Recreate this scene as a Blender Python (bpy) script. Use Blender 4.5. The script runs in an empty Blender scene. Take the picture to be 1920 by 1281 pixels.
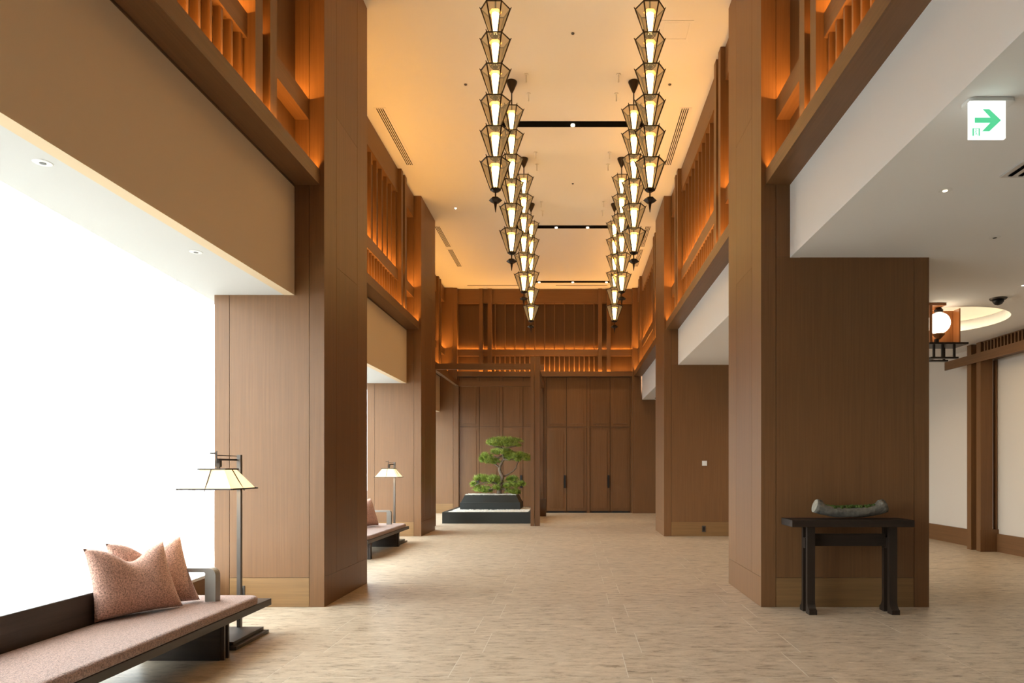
import bpy, bmesh, math, random
from mathutils import Vector, Matrix
random.seed(7)
S = bpy.context.scene
COL = S.collection
PI = math.pi

# ------------------------------------------------------------------ camera, sky, exposure
cam_d = bpy.data.cameras.new('camera'); cam = bpy.data.objects.new('camera', cam_d); COL.objects.link(cam)
cam.location = (0, 0, 1.39); cam.rotation_euler = (PI/2, 0, 0)
cam_d.sensor_width = 36; cam_d.lens = 36*1270/1920
cam_d.shift_x = -114/1920; cam_d.shift_y = 237.5/1920
cam_d.clip_start = .05; cam_d.clip_end = 200
S.camera = cam
W = bpy.data.worlds.new('sky'); S.world = W; W.use_nodes = True
W.node_tree.nodes['Background'].inputs[0].default_value = (.90, .95, 1, 1)
W.node_tree.nodes['Background'].inputs[1].default_value = 14.5
S.view_settings.view_transform = 'Standard'; S.view_settings.look = 'None'
S.view_settings.gamma = 1; S.view_settings.exposure = 0; S.view_settings.use_curve_mapping = False
S.cycles.transparent_max_bounces = 24
S.cycles.sample_clamp_indirect = 6.0

WARM = (1, .60, .24); LED = (1, .46, .095)
P_LED_LOW, P_LED_RAIL, E_LANT = 11.0, 15.5, 37.0      # W per metre, W per metre, emission

def area(name, loc, rot, sx, sy, power, color, parent=None, spread=PI):
    d = bpy.data.lights.new(name, 'AREA'); d.shape = 'RECTANGLE'; d.size = sx; d.size_y = sy
    d.energy = power; d.color = color; d.spread = spread
    o = bpy.data.objects.new(name, d); COL.objects.link(o); o.location = loc; o.rotation_euler = rot
    if parent: o.parent = parent
    return o

def spot(name, loc, power, color=(1, .86, .68), ang=1.5, parent=None, rot=(0, 0, 0)):
    d = bpy.data.lights.new(name, 'SPOT'); d.energy = power; d.color = color; d.spot_size = ang; d.spot_blend = .6; d.shadow_soft_size = .05
    o = bpy.data.objects.new(name, d); COL.objects.link(o); o.location = loc; o.rotation_euler = rot
    if parent: o.parent = parent
    return o

def XL(y):                                           # the slanted facade: edge of the curtain recess
    return -3.444 - .0935*(y - 4.073)
FA = math.atan(.0935)
for k, (a, b) in enumerate(((1.3, 6.6), (8.3, 13.7), (15.3, 20.7))):    # daylight openings, sampled as sky portals
    m = (a+b)/2
    p = area('sky_portal', (XL(m)-.55, m, 1.85), (0, -PI/2, 0), 3.0, (b-a), 1, (1, 1, 1))
    p.rotation_euler = (PI/2, 0, -PI/2); p.data.size = b-a; p.data.size_y = 3.0
    p.rotation_euler = Matrix.Rotation(FA, 3, 'Z').to_euler() if False else (PI/2, 0, -PI/2 + FA)
    p.data.cycles.is_portal = True

# ------------------------------------------------------------------ materials
def new_mat(name):
    m = bpy.data.materials.new(name); m.use_nodes = True
    nt = m.node_tree; return m, nt, nt.nodes['Principled BSDF']
def N(nt, t, **kw):
    n = nt.nodes.new(t)
    for k, v in kw.items(): setattr(n, k, v)
    return n
def plain(name, col, rough=.5, metal=0, emit=None, es=0, spec=.5, bump=0, bscale=60, var=0):
    m, nt, b = new_mat(name)
    b.inputs['Base Color'].default_value = (*col, 1); b.inputs['Roughness'].default_value = rough
    b.inputs['Metallic'].default_value = metal; b.inputs['Specular IOR Level'].default_value = spec
    if emit: b.inputs['Emission Color'].default_value = (*emit, 1); b.inputs['Emission Strength'].default_value = es
    if bump or var:
        tc = N(nt, 'ShaderNodeTexCoord'); nz = N(nt, 'ShaderNodeTexNoise'); nz.inputs['Scale'].default_value = bscale; nz.inputs['Detail'].default_value = 4
        nt.links.new(tc.outputs['Object'], nz.inputs['Vector'])
        if bump:
            bp = N(nt, 'ShaderNodeBump'); bp.inputs['Strength'].default_value = bump; bp.inputs['Distance'].default_value = .02
            nt.links.new(nz.outputs['Fac'], bp.inputs['Height']); nt.links.new(bp.outputs['Normal'], b.inputs['Normal'])
        if var:
            cr = N(nt, 'ShaderNodeValToRGB'); e = cr.color_ramp.elements
            e[0].position = .3; e[1].position = .7
            e[0].color = (*[c*(1-var) for c in col], 1); e[1].color = (*[min(1, c*(1+var)) for c in col], 1)
            nt.links.new(nz.outputs['Fac'], cr.inputs[0]); nt.links.new(cr.outputs[0], b.inputs['Base Color'])
    return m
def wood(name, col, grain='Z', rough=.45, var=.16, freq=55, spec=.35):
    m, nt, b = new_mat(name)
    tc = N(nt, 'ShaderNodeTexCoord'); mp = N(nt, 'ShaderNodeMapping'); nz = N(nt, 'ShaderNodeTexNoise'); cr = N(nt, 'ShaderNodeValToRGB')
    oi = N(nt, 'ShaderNodeObjectInfo'); hv = N(nt, 'ShaderNodeHueSaturation'); mr = N(nt, 'ShaderNodeMapRange')
    sc = {'Z': (freq, freq, 1.2), 'X': (1.2, freq, freq), 'Y': (freq, 1.2, freq)}[grain]
    mp.inputs['Scale'].default_value = sc; nz.inputs['Scale'].default_value = 1; nz.inputs['Detail'].default_value = 5; nz.inputs['Roughness'].default_value = .6
    e = cr.color_ramp.elements; e[0].position = .25; e[1].position = .75
    e[0].color = (*[c*(1-var) for c in col], 1); e[1].color = (*[min(1, c*(1+var)) for c in col], 1)
    mr.inputs['To Min'].default_value = .92; mr.inputs['To Max'].default_value = 1.06
    L = nt.links.new
    L(tc.outputs['Object'], mp.inputs['Vector']); L(mp.outputs['Vector'], nz.inputs['Vector']); L(nz.outputs['Fac'], cr.inputs[0])
    L(cr.outputs[0], hv.inputs['Color']); L(oi.outputs['Random'], mr.inputs['Value']); L(mr.outputs[0], hv.inputs['Value']); L(hv.outputs[0], b.inputs['Base Color'])
    bp = N(nt, 'ShaderNodeBump'); bp.inputs['Strength'].default_value = .06; bp.inputs['Distance'].default_value = .01
    L(nz.outputs['Fac'], bp.inputs['Height']); L(bp.outputs['Normal'], b.inputs['Normal'])
    b.inputs['Roughness'].default_value = rough; b.inputs['Specular IOR Level'].default_value = spec
    return m

OAK = (.172, .081, .031)
M = {}
M['wood'] = wood('veneer_vertical', OAK)
M['wood_base'] = wood('veneer_baseboard', (.24, .130, .050), 'X', freq=40)
M['wood_rail'] = wood('veneer_rail', OAK, 'Y')
M['wood_railx'] = wood('veneer_rail_cross', OAK, 'X')
M['wood_darkened'] = wood('veneer_shade_darkened', (.105, .050, .019))  # oak darkened: shade behind the lattice slats put into the colour
M['core'] = plain('groove_dark', (.045, .025, .014), .8)
M['darkwood'] = wood('dark_stained_wood', (.050, .036, .028), 'Y', .4, .25, 45)
M['darkwoodx'] = wood('dark_stained_wood_cross', (.050, .036, .028), 'X', .4, .25, 45)
M['darkwoodz'] = wood('dark_stained_wood_post', (.050, .036, .028), 'Z', .4, .25, 45)
M['blackwood'] = wood('near_black_wood', (.024, .015, .010), 'X', .6, .25, 40, .2)
M['blackwoodz'] = wood('near_black_wood_post', (.024, .015, .010), 'Z', .4, .25, 40)
M['paint'] = plain('white_ceiling_paint', (.70, .675, .64), .9, spec=.2, bump=.02, bscale=200)
M['paint_white'] = plain('white_wall_paint', (.84, .83, .81), .9, spec=.2, bump=.02, bscale=200)
M['paint_soffit'] = plain('white_soffit_paint_shaded', (.58, .575, .56), .9, spec=.2, bump=.02, bscale=200)  # same white paint, darkened to stand in for dimmer light on the soffits
M['paint_warm'] = plain('warm_wall_paint', (.66, .58, .49), .9, spec=.2, bump=.03, bscale=150)
M['bronze'] = plain('dark_bronze', (.035, .024, .016), .42, .6)
M['black'] = plain('matt_black_metal', (.012, .012, .013), .5, .2)
M['steel'] = plain('grey_brown_metal', (.10, .085, .072), .4, .5)
M['arm'] = plain('bentwood_lit_tone', (.25, .23, .20), .5)  # bench wood lightened: light falling on the armrest put into its colour
M['slot'] = plain('dark_slot', (.004, .004, .004), 1, spec=.02)
M['granite'] = plain('black_granite', (.013, .016, .014), .42, var=.35, bscale=180)
M['stone_grey'] = plain('grey_stone', (.13, .115, .09), .85, bump=.5, bscale=30, var=.25)
M['moss'] = plain('moss', (.06, .10, .012), .95, bump=.8, bscale=80, var=.5)
M['soil'] = plain('soil', (.03, .022, .015), .95, bump=.5)
M['pebble'] = plain('pale_pebbles', (.62, .60, .54), .7, var=.25, bscale=25)
M['bark'] = plain('pine_bark', (.17, .125, .085), .9, bump=.9, bscale=25, var=.45)
M['white'] = plain('white_plastic', (.78, .77, .74), .5)
M['sill'] = plain('pale_sill', (.55, .55, .54), .4)
M['alu'] = plain('pale_aluminium', (.6, .6, .6), .4, .6)

def needles_mat(name, a, b_):
    m, nt, b = new_mat(name)
    tc = N(nt, 'ShaderNodeTexCoord'); nz = N(nt, 'ShaderNodeTexNoise'); cr = N(nt, 'ShaderNodeValToRGB')
    nz.inputs['Scale'].default_value = 14; nz.inputs['Detail'].default_value = 3
    e = cr.color_ramp.elements; e[0].position = .35; e[1].position = .65; e[0].color = (*a, 1); e[1].color = (*b_, 1)
    nt.links.new(tc.outputs['Object'], nz.inputs['Vector']); nt.links.new(nz.outputs['Fac'], cr.inputs[0]); nt.links.new(cr.outputs[0], b.inputs['Base Color'])
    b.inputs['Roughness'].default_value = .6
    return m
M['needles'] = needles_mat('pine_needles', (.13, .21, .025), (.46, .56, .09))

def boucle(name, col):
    m, nt, b = new_mat(name); L = nt.links.new
    tc = N(nt, 'ShaderNodeTexCoord'); v = N(nt, 'ShaderNodeTexVoronoi'); v.inputs['Scale'].default_value = 150
    nz = N(nt, 'ShaderNodeTexNoise'); nz.inputs['Scale'].default_value = 120; nz.inputs['Detail'].default_value = 3
    cr = N(nt, 'ShaderNodeValToRGB'); e = cr.color_ramp.elements
    e[0].position = .32; e[1].position = .62; e[0].color = (*[c*.45 for c in col], 1); e[1].color = (*[min(1, c*1.25) for c in col], 1)
    L(tc.outputs['Object'], v.inputs['Vector']); L(tc.outputs['Object'], nz.inputs['Vector']); L(nz.outputs['Fac'], cr.inputs[0]); L(cr.outputs[0], b.inputs['Base Color'])
    bp = N(nt, 'ShaderNodeBump'); bp.inputs['Strength'].default_value = .5; bp.inputs['Distance'].default_value = .006; bp.invert = True
    L(v.outputs['Distance'], bp.inputs['Height']); L(bp.outputs['Normal'], b.inputs['Normal'])
    b.inputs['Roughness'].default_value = .95; b.inputs['Specular IOR Level'].default_value = .15
    b.inputs['Sheen Weight'].default_value = .25
    return m
M['pink'] = boucle('dusty_pink_boucle', (.50, .285, .215))
M['seat'] = boucle('pale_pink_wool', (.30, .185, .145))

def floor_mat():
    m, nt, b = new_mat('streaked_stone_tile'); L = nt.links.new
    g = N(nt, 'ShaderNodeNewGeometry'); oi = N(nt, 'ShaderNodeObjectInfo')
    ad = N(nt, 'ShaderNodeVectorMath', operation='MULTIPLY_ADD'); cb = N(nt, 'ShaderNodeCombineXYZ')
    L(oi.outputs['Random'], cb.inputs[0]); L(oi.outputs['Random'], cb.inputs[1]); L(cb.outputs[0], ad.inputs[0]); ad.inputs[1].default_value = (37, 53, 0); L(g.outputs['Position'], ad.inputs[2])
    mp = N(nt, 'ShaderNodeMapping'); mp.inputs['Scale'].default_value = (5.2, 15, 1); L(ad.outputs[0], mp.inputs['Vector'])
    n1 = N(nt, 'ShaderNodeTexNoise'); n1.inputs['Scale'].default_value = 1; n1.inputs['Detail'].default_value = 8; n1.inputs['Roughness'].default_value = .80; n1.inputs['Distortion'].default_value = .35
    L(mp.outputs[0], n1.inputs['Vector'])
    cr = N(nt, 'ShaderNodeValToRGB'); e = cr.color_ramp.elements
    e[0].position = .33; e[0].color = (.17, .118, .075, 1); e[1].position = .72; e[1].color = (.82, .70, .53, 1)
    x = e.new(.47); x.color = (.47, .375, .27, 1)
    x = e.new(.60); x.color = (.57, .465, .345, 1)
    L(n1.outputs['Fac'], cr.inputs[0])
    n2 = N(nt, 'ShaderNodeTexNoise'); n2.inputs['Scale'].default_value = 1.1; n2.inputs['Detail'].default_value = 2
    L(ad.outputs[0], n2.inputs['Vector'])
    mr = N(nt, 'ShaderNodeMapRange'); mr.inputs['To Min'].default_value = .86; mr.inputs['To Max'].default_value = 1.12; L(n2.outputs['Fac'], mr.inputs['Value'])
    hv = N(nt, 'ShaderNodeHueSaturation'); L(cr.outputs[0], hv.inputs['Color']); L(mr.outputs[0], hv.inputs['Value']); L(hv.outputs[0], b.inputs['Base Color'])
    bp = N(nt, 'ShaderNodeBump'); bp.inputs['Strength'].default_value = .06; bp.inputs['Distance'].default_value = .01
    L(n1.outputs['Fac'], bp.inputs['Height']); L(bp.outputs['Normal'], b.inputs['Normal'])
    b.inputs['Roughness'].default_value = .42; b.inputs['Specular IOR Level'].default_value = .4
    return m
M['tile'] = floor_mat()
M['grout'] = plain('pale_grout', (.66, .60, .50), .8)

def sheer(name, t, col):
    m = bpy.data.materials.new(name); m.use_nodes = True; nt = m.node_tree; nt.nodes.remove(nt.nodes['Principled BSDF'])
    tr = N(nt, 'ShaderNodeBsdfTransparent'); tl = N(nt, 'ShaderNodeBsdfTranslucent'); df = N(nt, 'ShaderNodeBsdfDiffuse'); m1 = N(nt, 'ShaderNodeMixShader'); m2 = N(nt, 'ShaderNodeMixShader')
    tl.inputs[0].default_value = (*col, 1); df.inputs[0].default_value = (*col, 1)
    m1.inputs[0].default_value = .35; nt.links.new(tl.outputs[0], m1.inputs[1]); nt.links.new(df.outputs[0], m1.inputs[2])
    m2.inputs[0].default_value = 1-t; nt.links.new(tr.outputs[0], m2.inputs[1]); nt.links.new(m1.outputs[0], m2.inputs[2])
    nt.links.new(m2.outputs[0], nt.nodes['Material Output'].inputs[0])
    return m
M['sheer'] = sheer('white_sheer_cloth', .82, (.95, .95, .95))

def thin_glass(name, tint, refl, milky=0, mcol=(1, 1, 1)):
    m = bpy.data.materials.new(name); m.use_nodes = True; nt = m.node_tree; nt.nodes.remove(nt.nodes['Principled BSDF'])
    tr = N(nt, 'ShaderNodeBsdfTransparent'); gl = N(nt, 'ShaderNodeBsdfGlossy'); m1 = N(nt, 'ShaderNodeMixShader'); out = nt.nodes['Material Output']
    tr.inputs[0].default_value = (*tint, 1); gl.inputs['Roughness'].default_value = .08
    src = tr.outputs[0]
    if milky:
        tl = N(nt, 'ShaderNodeBsdfTranslucent'); tl.inputs[0].default_value = (*mcol, 1); df = N(nt, 'ShaderNodeBsdfDiffuse'); df.inputs[0].default_value = (*mcol, 1)
        a = N(nt, 'ShaderNodeMixShader'); a.inputs[0].default_value = .5; nt.links.new(tl.outputs[0], a.inputs[1]); nt.links.new(df.outputs[0], a.inputs[2])
        b = N(nt, 'ShaderNodeMixShader'); b.inputs[0].default_value = milky; nt.links.new(src, b.inputs[1]); nt.links.new(a.outputs[0], b.inputs[2]); src = b.outputs[0]
    m1.inputs[0].default_value = refl; nt.links.new(src, m1.inputs[1]); nt.links.new(gl.outputs[0], m1.inputs[2]); nt.links.new(m1.outputs[0], out.inputs[0])
    return m
M['glass'] = thin_glass('window_glass', (.93, .96, .95), .05)
def lamp_glass(name, tint, op, col, st):
    m = bpy.data.materials.new(name); m.use_nodes = True; nt = m.node_tree; nt.nodes.remove(nt.nodes['Principled BSDF'])
    tr = N(nt, 'ShaderNodeBsdfTransparent'); em = N(nt, 'ShaderNodeEmission'); mx = N(nt, 'ShaderNodeMixShader')
    tr.inputs[0].default_value = (*tint, 1); em.inputs[0].default_value = (*col, 1); em.inputs[1].default_value = st
    mx.inputs[0].default_value = op; nt.links.new(tr.outputs[0], mx.inputs[1]); nt.links.new(em.outputs[0], mx.inputs[2]); nt.links.new(mx.outputs[0], nt.nodes['Material Output'].inputs[0])
    return m
M['amber'] = lamp_glass('glowing_amber_glass', (.84, .68, .46), .42, (1, .64, .28), .42)
M['lant_glow'] = plain('frosted_lamp_core', (.9, .8, .6), .6, emit=(1, .75, .36), es=E_LANT)
M['lant_top'] = plain('lamp_top_plate', (.55, .36, .16), .5)
M['shade'] = plain('warm_paper_shade', (.85, .72, .52), .8, emit=(1, .80, .52), es=.55)
M['globe'] = plain('lit_opal_globe', (.9, .85, .75), .4, emit=(1, .86, .62), es=5)
M['cove'] = plain('backlit_ceiling_disc', (.85, .75, .55), .8, emit=(1, .80, .50), es=.78)
M['lens'] = plain('lit_lens', (.9, .8, .6), .4, emit=(1, .85, .6), es=6)
M['sign_white'] = plain('lit_sign_white', (.9, .95, .92), .4, emit=(.93, 1, .96), es=1.15)
M['sign_green'] = plain('lit_sign_green', (.05, .6, .3), .4, emit=(.12, .72, .34), es=.75)
M['copper'] = wood('copper_toned_wood', (.33, .12, .035), 'Z', .4, .2, 40)

# ------------------------------------------------------------------ helpers
def box(bm, x0, x1, y0, y1, z0, z1):
    x0, x1 = sorted((x0, x1)); y0, y1 = sorted((y0, y1)); z0, z1 = sorted((z0, z1))
    v = [bm.verts.new(p) for p in ((x0, y0, z0), (x1, y0, z0), (x1, y1, z0), (x0, y1, z0), (x0, y0, z1), (x1, y0, z1), (x1, y1, z1), (x0, y1, z1))]
    for f in ((3, 2, 1, 0), (4, 5, 6, 7), (0, 1, 5, 4), (1, 2, 6, 5), (2, 3, 7, 6), (3, 0, 4, 7)): bm.faces.new([v[i] for i in f])
def B(*boxes):
    bm = bmesh.new()
    for b in boxes: box(bm, *b)
    return bm
def obj(name, bm, mat, parent=None, smooth=False, bevel=0):
    me = bpy.data.meshes.new(name)
    if bevel:
        bmesh.ops.bevel(bm, geom=bm.edges[:], offset=bevel, segments=2, affect='EDGES', profile=.5)
    bmesh.ops.recalc_face_normals(bm, faces=bm.faces[:])
    bm.to_mesh(me); bm.free()
    if smooth:
        for p in me.polygons: p.use_smooth = True
    me.materials.append(mat)
    o = bpy.data.objects.new(name, me); COL.objects.link(o)
    if parent: o.parent = parent
    return o
def copy(o, loc=None, parent=None, rotz=None):
    c = o.copy(); COL.objects.link(c)
    if parent: c.parent = parent
    if loc is not None: c.location = loc
    if rotz is not None: c.rotation_euler = (0, 0, rotz)
    return c
def kids(o): return [c for c in COL.objects if c.parent == o]
def copy_tree(o, loc, label=None, parent=None):
    c = o.copy(); COL.objects.link(c)
    if parent: c.parent = parent
    if loc is not None: c.location = loc
    if label: c['label'] = label
    for k in [k for k in COL.objects if k.parent == o]: copy_tree(k, None, None, c)
    return c
def empty(name, loc=(0, 0, 0)):
    o = bpy.data.objects.new(name, None); COL.objects.link(o); o.location = loc; o.empty_display_size = .1
    return o
def tag(o, label, cat=None, group=None, kind=None):
    o['label'] = label
    if cat: o['category'] = cat
    if group: o['group'] = group
    if kind: o['kind'] = kind
    return o
def struct(o, label=None):
    o['kind'] = 'structure'
    if label: o['label'] = label
    return o
def thing(name, label, cat, loc=(0, 0, 0), group=None): return tag(empty(name, loc), label, cat, group)
def prism(pts, axis, a0, a1, bm=None):               # polygon extruded along an axis: 'y' pts=(x,z), 'z' pts=(x,y), 'x' pts=(y,z)
    bm = bm or bmesh.new()
    f = {'y': lambda p, a: (p[0], a, p[1]), 'z': lambda p, a: (p[0], p[1], a), 'x': lambda p, a: (a, p[0], p[1])}[axis]
    lo = [bm.verts.new(f(p, a0)) for p in pts]; hi = [bm.verts.new(f(p, a1)) for p in pts]
    bm.faces.new(lo); bm.faces.new(hi[::-1]); n = len(pts)
    for i in range(n): bm.faces.new((lo[i], lo[(i+1) % n], hi[(i+1) % n], hi[i]))
    return bm
def lathe(prof, n=24, bm=None, c=(0, 0), rot=0):     # prof: [(r, z)]
    bm = bm or bmesh.new(); rings = []
    for r, z in prof:
        rings.append([bm.verts.new((c[0]+r*math.cos(rot+2*PI*i/n), c[1]+r*math.sin(rot+2*PI*i/n), z)) for i in range(n)])
    for a, b in zip(rings, rings[1:]):
        for i in range(n): bm.faces.new((a[i], a[(i+1) % n], b[(i+1) % n], b[i]))
    for r in (rings[0][::-1], rings[-1]):
        bm.faces.new(r)
    return bm
def tube(pts, radii, n=8, bm=None):
    bm = bm or bmesh.new(); rings = []; pts = [Vector(p) for p in pts]; up = Vector((.3, .9, .1)).normalized()
    for i, p in enumerate(pts):
        t = (pts[min(i+1, len(pts)-1)] - pts[max(i-1, 0)]).normalized()
        u = t.cross(up); u = u.normalized() if u.length > 1e-4 else t.orthogonal().normalized(); w = t.cross(u)
        rings.append([bm.verts.new(p + radii[i]*(math.cos(2*PI*k/n)*u + math.sin(2*PI*k/n)*w)) for k in range(n)])
    for a, b in zip(rings, rings[1:]):
        for i in range(n): bm.faces.new((a[i], a[(i+1) % n], b[(i+1) % n], b[i]))
    bm.faces.new(rings[0][::-1]); bm.faces.new(rings[-1])
    return bm
def rounded_slab(x0, x1, y0, y1, z0, z1, rc, re, seg=6):
    bm = bmesh.new(); rings = []
    def outline(ins):
        out = []; r = max(rc-ins, .004)
        for cx, cy, a in ((x1-ins-r, y1-ins-r, 0), (x0+ins+r, y1-ins-r, PI/2), (x0+ins+r, y0+ins+r, PI), (x1-ins-r, y0+ins+r, 1.5*PI)):
            for k in range(seg+1): out.append((cx+r*math.cos(a+PI/2*k/seg), cy+r*math.sin(a+PI/2*k/seg)))
        return out
    lay = []
    for k in range(5): a = PI/2*k/4; lay.append((re*(1-math.sin(a)), z0+re*.6*(1-math.cos(a)) if False else z0+re*(1-math.cos(a))*.5))
    for k in range(5): a = PI/2*(1-k/4); lay.append((re*(1-math.sin(a)), z1-re*(1-math.cos(a))))
    for ins, z in lay: rings.append([bm.verts.new((x, y, z)) for x, y in outline(ins)])
    n = len(rings[0])
    for a, b in zip(rings, rings[1:]):
        for i in range(n): bm.faces.new((a[i], a[(i+1) % n], b[(i+1) % n], b[i]))
    bm.faces.new(rings[0][::-1]); bm.faces.new(rings[-1])
    return bm

CEIL, LOWL, LOWR = 6.94, 3.12, 3.495
PA = (6.766, 8.175); PB = (13.80, 15.20); YC = 20.83
LX = (-2.483, -3.090, -3.79); RX = (1.881, 1.858, 1.845)
BAYS = ((-3.0, PA[0]), (PA[1], PB[0]), (PB[1], YC))

# ------------------------------------------------------------------ floor of stone tiles
fl = struct(obj('floor', B((-6, 7.6, -3.2, 21.4, -.15, -.0008)), M['grout']), 'pale streaked stone floor laid in staggered rows')
tb = bmesh.new(); box(tb, .003, 1.197, .0025, .6045, -.012, 0)
t0 = obj('tile', tb, M['tile'], fl); first = True; ROW = .607
for r in range(-1, 28):
    y = 4.50 + ROW*r; off = .37 if (r % 2 == 0) else .52
    if y > 20.7: break
    off = off if r != -1 else .52
    for k in range(-6, 7):
        x = off - 1.2 + 1.2*k + .0
        ym = y + ROW
        if x > min(7.05, .69*ym + .1) or x+1.2 < max(-4.9, -.87*ym): continue
        if x+1.2 < XL(y): continue
        if first: t0.location = (x, y, 0); first = False
        else: copy(t0, (x, y, 0))

# ------------------------------------------------------------------ ceilings and shell walls
ceil = struct(obj('ceiling', B((-4.4, 2.4, -3.2, 21.4, CEIL, CEIL+.15)), M['paint']), 'high cream ceiling above the central hall')
bm = bmesh.new()
for (a, b), xa in zip(BAYS, LX):                     # left low soffits, one per bay, running to the slanted curtain recess
    b2 = b + 1.41 if b < 20 else 21.2
    xr = xa-.30
    lo = [(xr, a), (XL(a), a), (XL(b2), b2), (xr, b2)]
    prism(lo, 'z', LOWL, LOWL+.09, bm)
struct(obj('ceiling', bm, M['paint_soffit']), 'white low soffit between the bulkhead and the curtains')
bm = bmesh.new()
prism([(XL(-3.1)+.02, -3.1), (XL(-3.1)-.6, -3.1), (XL(21.3)-.6, 21.3), (XL(21.3)+.02, 21.3)], 'z', 3.42, 3.50, bm)
prism([(XL(-3.1)+.05, -3.1), (XL(-3.1)+.0, -3.1), (XL(21.3)+.0, 21.3), (XL(21.3)+.05, 21.3)], 'z', LOWL+.0005, 3.46, bm)
struct(obj('trim_1', bm, M['paint']), 'white curtain recess along the facade')
cx, cy, cr = 5.19, 9.80, .967                         # right low ceiling with a round light recess
bm = bmesh.new()
def quad(bm, p): bm.faces.new([bm.verts.new(q) for q in p])
h = 1.2
for x0, x1, y0, y1 in ((2.17, cx-h, -3.2, 21.2), (cx+h, 7.3, -3.2, 21.2), (cx-h, cx+h, -3.2, cy-h), (cx-h, cx+h, cy+h, 21.2)):
    quad(bm, ((x0, y0, LOWR), (x0, y1, LOWR), (x1, y1, LOWR), (x1, y0, LOWR)))
n = 64
for i in range(n):
    p = []
    for a in (2*PI*i/n, 2*PI*(i+1)/n):
        c, s = math.cos(a), math.sin(a); q = h/max(abs(c), abs(s)); p.append(((cx+cr*c, cy+cr*s), (cx+q*c, cy+q*s)))
    quad(bm, [(*p[0][0], LOWR), (*p[0][1], LOWR), (*p[1][1], LOWR), (*p[1][0], LOWR)])
    quad(bm, [(*p[0][0], LOWR), (*p[1][0], LOWR), (*p[1][0], LOWR+.16), (*p[0][0], LOWR+.16)])
box(bm, 2.23, 7.3, -3.2, 21.2, LOWR+.20, LOWR+.3)
struct(obj('ceiling', bm, M['paint_white']), 'low ceiling on the right with a round light recess')
rec = tag(obj('light_recess', lathe([(cr-.002, LOWR+.155), (cr-.002, LOWR+.17)], 48, c=(cx, cy)), M['cove']), 'large round backlit ceiling light recess above the gate frame', 'ceiling light')
area('recess_light', (cx, cy, LOWR+.14), (0, 0, 0), 1.3, 1.3, 34, (1, .78, .48), None)

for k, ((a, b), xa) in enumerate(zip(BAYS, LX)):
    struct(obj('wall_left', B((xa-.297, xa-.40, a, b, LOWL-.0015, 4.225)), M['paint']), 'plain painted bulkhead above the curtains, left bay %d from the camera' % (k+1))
for k, ((a, b), xa) in enumerate(zip(BAYS, RX)):
    struct(obj('wall_right', B((xa+.289, xa+.39, a, b, LOWR-.0015, 4.225)), M['paint_white']), 'white painted bulkhead, right bay %d from the camera' % (k+1))
struct(obj('wall_back', B((-5.6, 7.4, 21.13, 21.3, 0, CEIL)), M['wood']), 'dark wood panelled end wall')
struct(obj('wall_front', B((-4.6, 7.4, -1.2, -1.05, 0, CEIL)), M['darkwoodx']), 'unseen dark wall added behind the camera to hold back light')  # unseen, set close and dark to keep light off camera-facing surfaces
wr = struct(obj('wall_right', B((7.08, 7.25, -3.1, 21.2, 0, LOWR+.2)), M['paint_warm']), 'pale plaster side wall beyond the gate frame')
struct(obj('baseboard_right', B((7.045, 7.08, -3, 21.1, 0, .30)), M['wood_rail']), 'wood baseboard along the pale right wall')
struct(obj('wall_left', B((-1.9, XL(-3.1)-.7, -.27, 1.14, 0, 4.2)), M['wood']), 'wood clad wall pier beside the camera')

struct(obj('ground', B((-40, -4.2, -30, 50, -.4, -.3)), plain('unseen_dark_ground', (.11, .11, .105), .9)), 'unseen dark ground outside the curtains, added to cut light from below')  # unseen ground, added so less light rises onto the soffits
M['paint_lantern_tint'] = plain('bulkhead_paint_lantern_tint', (.68, .53, .35), .9, spec=.2, bump=.02, bscale=200)  # white bulkhead tinted tan: warm lantern light put into the paint colour
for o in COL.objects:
    if o.name.startswith('wall_left') and 'bulkhead' in o.get('label', ''): o.data.materials[0] = M['paint_lantern_tint']
# window wall: ledge, glazing, curtains
def slab_along(bm, o0, o1, y0, y1, z0, z1):
    prism([(XL(y0)+o0, y0), (XL(y0)+o1, y0), (XL(y1)+o1, y1), (XL(y1)+o0, y1)], 'z', z0, z1, bm); return bm
struct(obj('trim_2', slab_along(bmesh.new(), 0, -.62, -3.0, 21.2, 0, .285), M['wood_rail']), 'low wood plinth under the curtains')
struct(obj('trim_3', slab_along(bmesh.new(), .015, -.62, -3.0, 21.2, .287, .315), M['sill']), 'pale window sill under the curtains')
for k, (a, b) in enumerate(((-3.0, 7.2), (7.6, 14.3), (14.7, 21.2))):
    w = struct(empty('window_%d' % (k+1)), 'tall window behind the sheer curtain, bay %d' % (k+1)); w['kind'] = 'structure'
    ys = [a + (b-a)*i/4 for i in range(5)]
    for i in range(4): obj('pane', slab_along(bmesh.new(), -.50, -.506, ys[i], ys[i+1], .31, 3.43), M['glass'], w)
    for y in ys: obj('mullion', slab_along(bmesh.new(), -.47, -.53, y-.025, y+.025, .31, 3.43), M['alu'], w)
    struct(w)
for k, (a, b, lab) in enumerate(((-2.9, 7.30, 'white sheer floor-length curtain behind the nearest bench'), (7.34, 14.40, 'white sheer curtain glimpsed behind the second bench'), (14.44, 21.1, 'white sheer curtain beside the bonsai plinth'))):
    bm = bmesh.new(); nseg = int((b-a)/.028); prev = None
    for i in range(nseg+1):
        y = a+(b-a)*i/nseg; o = -.16 + .028*math.sin(2*PI*y/.235 + 1.3*math.sin(y*2.1)) + .012*math.sin(y*61)
        cur = (bm.verts.new((XL(y)+o, y, .318)), bm.verts.new((XL(y)+o, y, 3.41)))
        if prev: bm.faces.new((prev[0], cur[0], cur[1], prev[1]))
        prev = cur
    tag(obj('sheer_curtain', bm, M['sheer'], smooth=True), lab, 'curtain')

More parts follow.
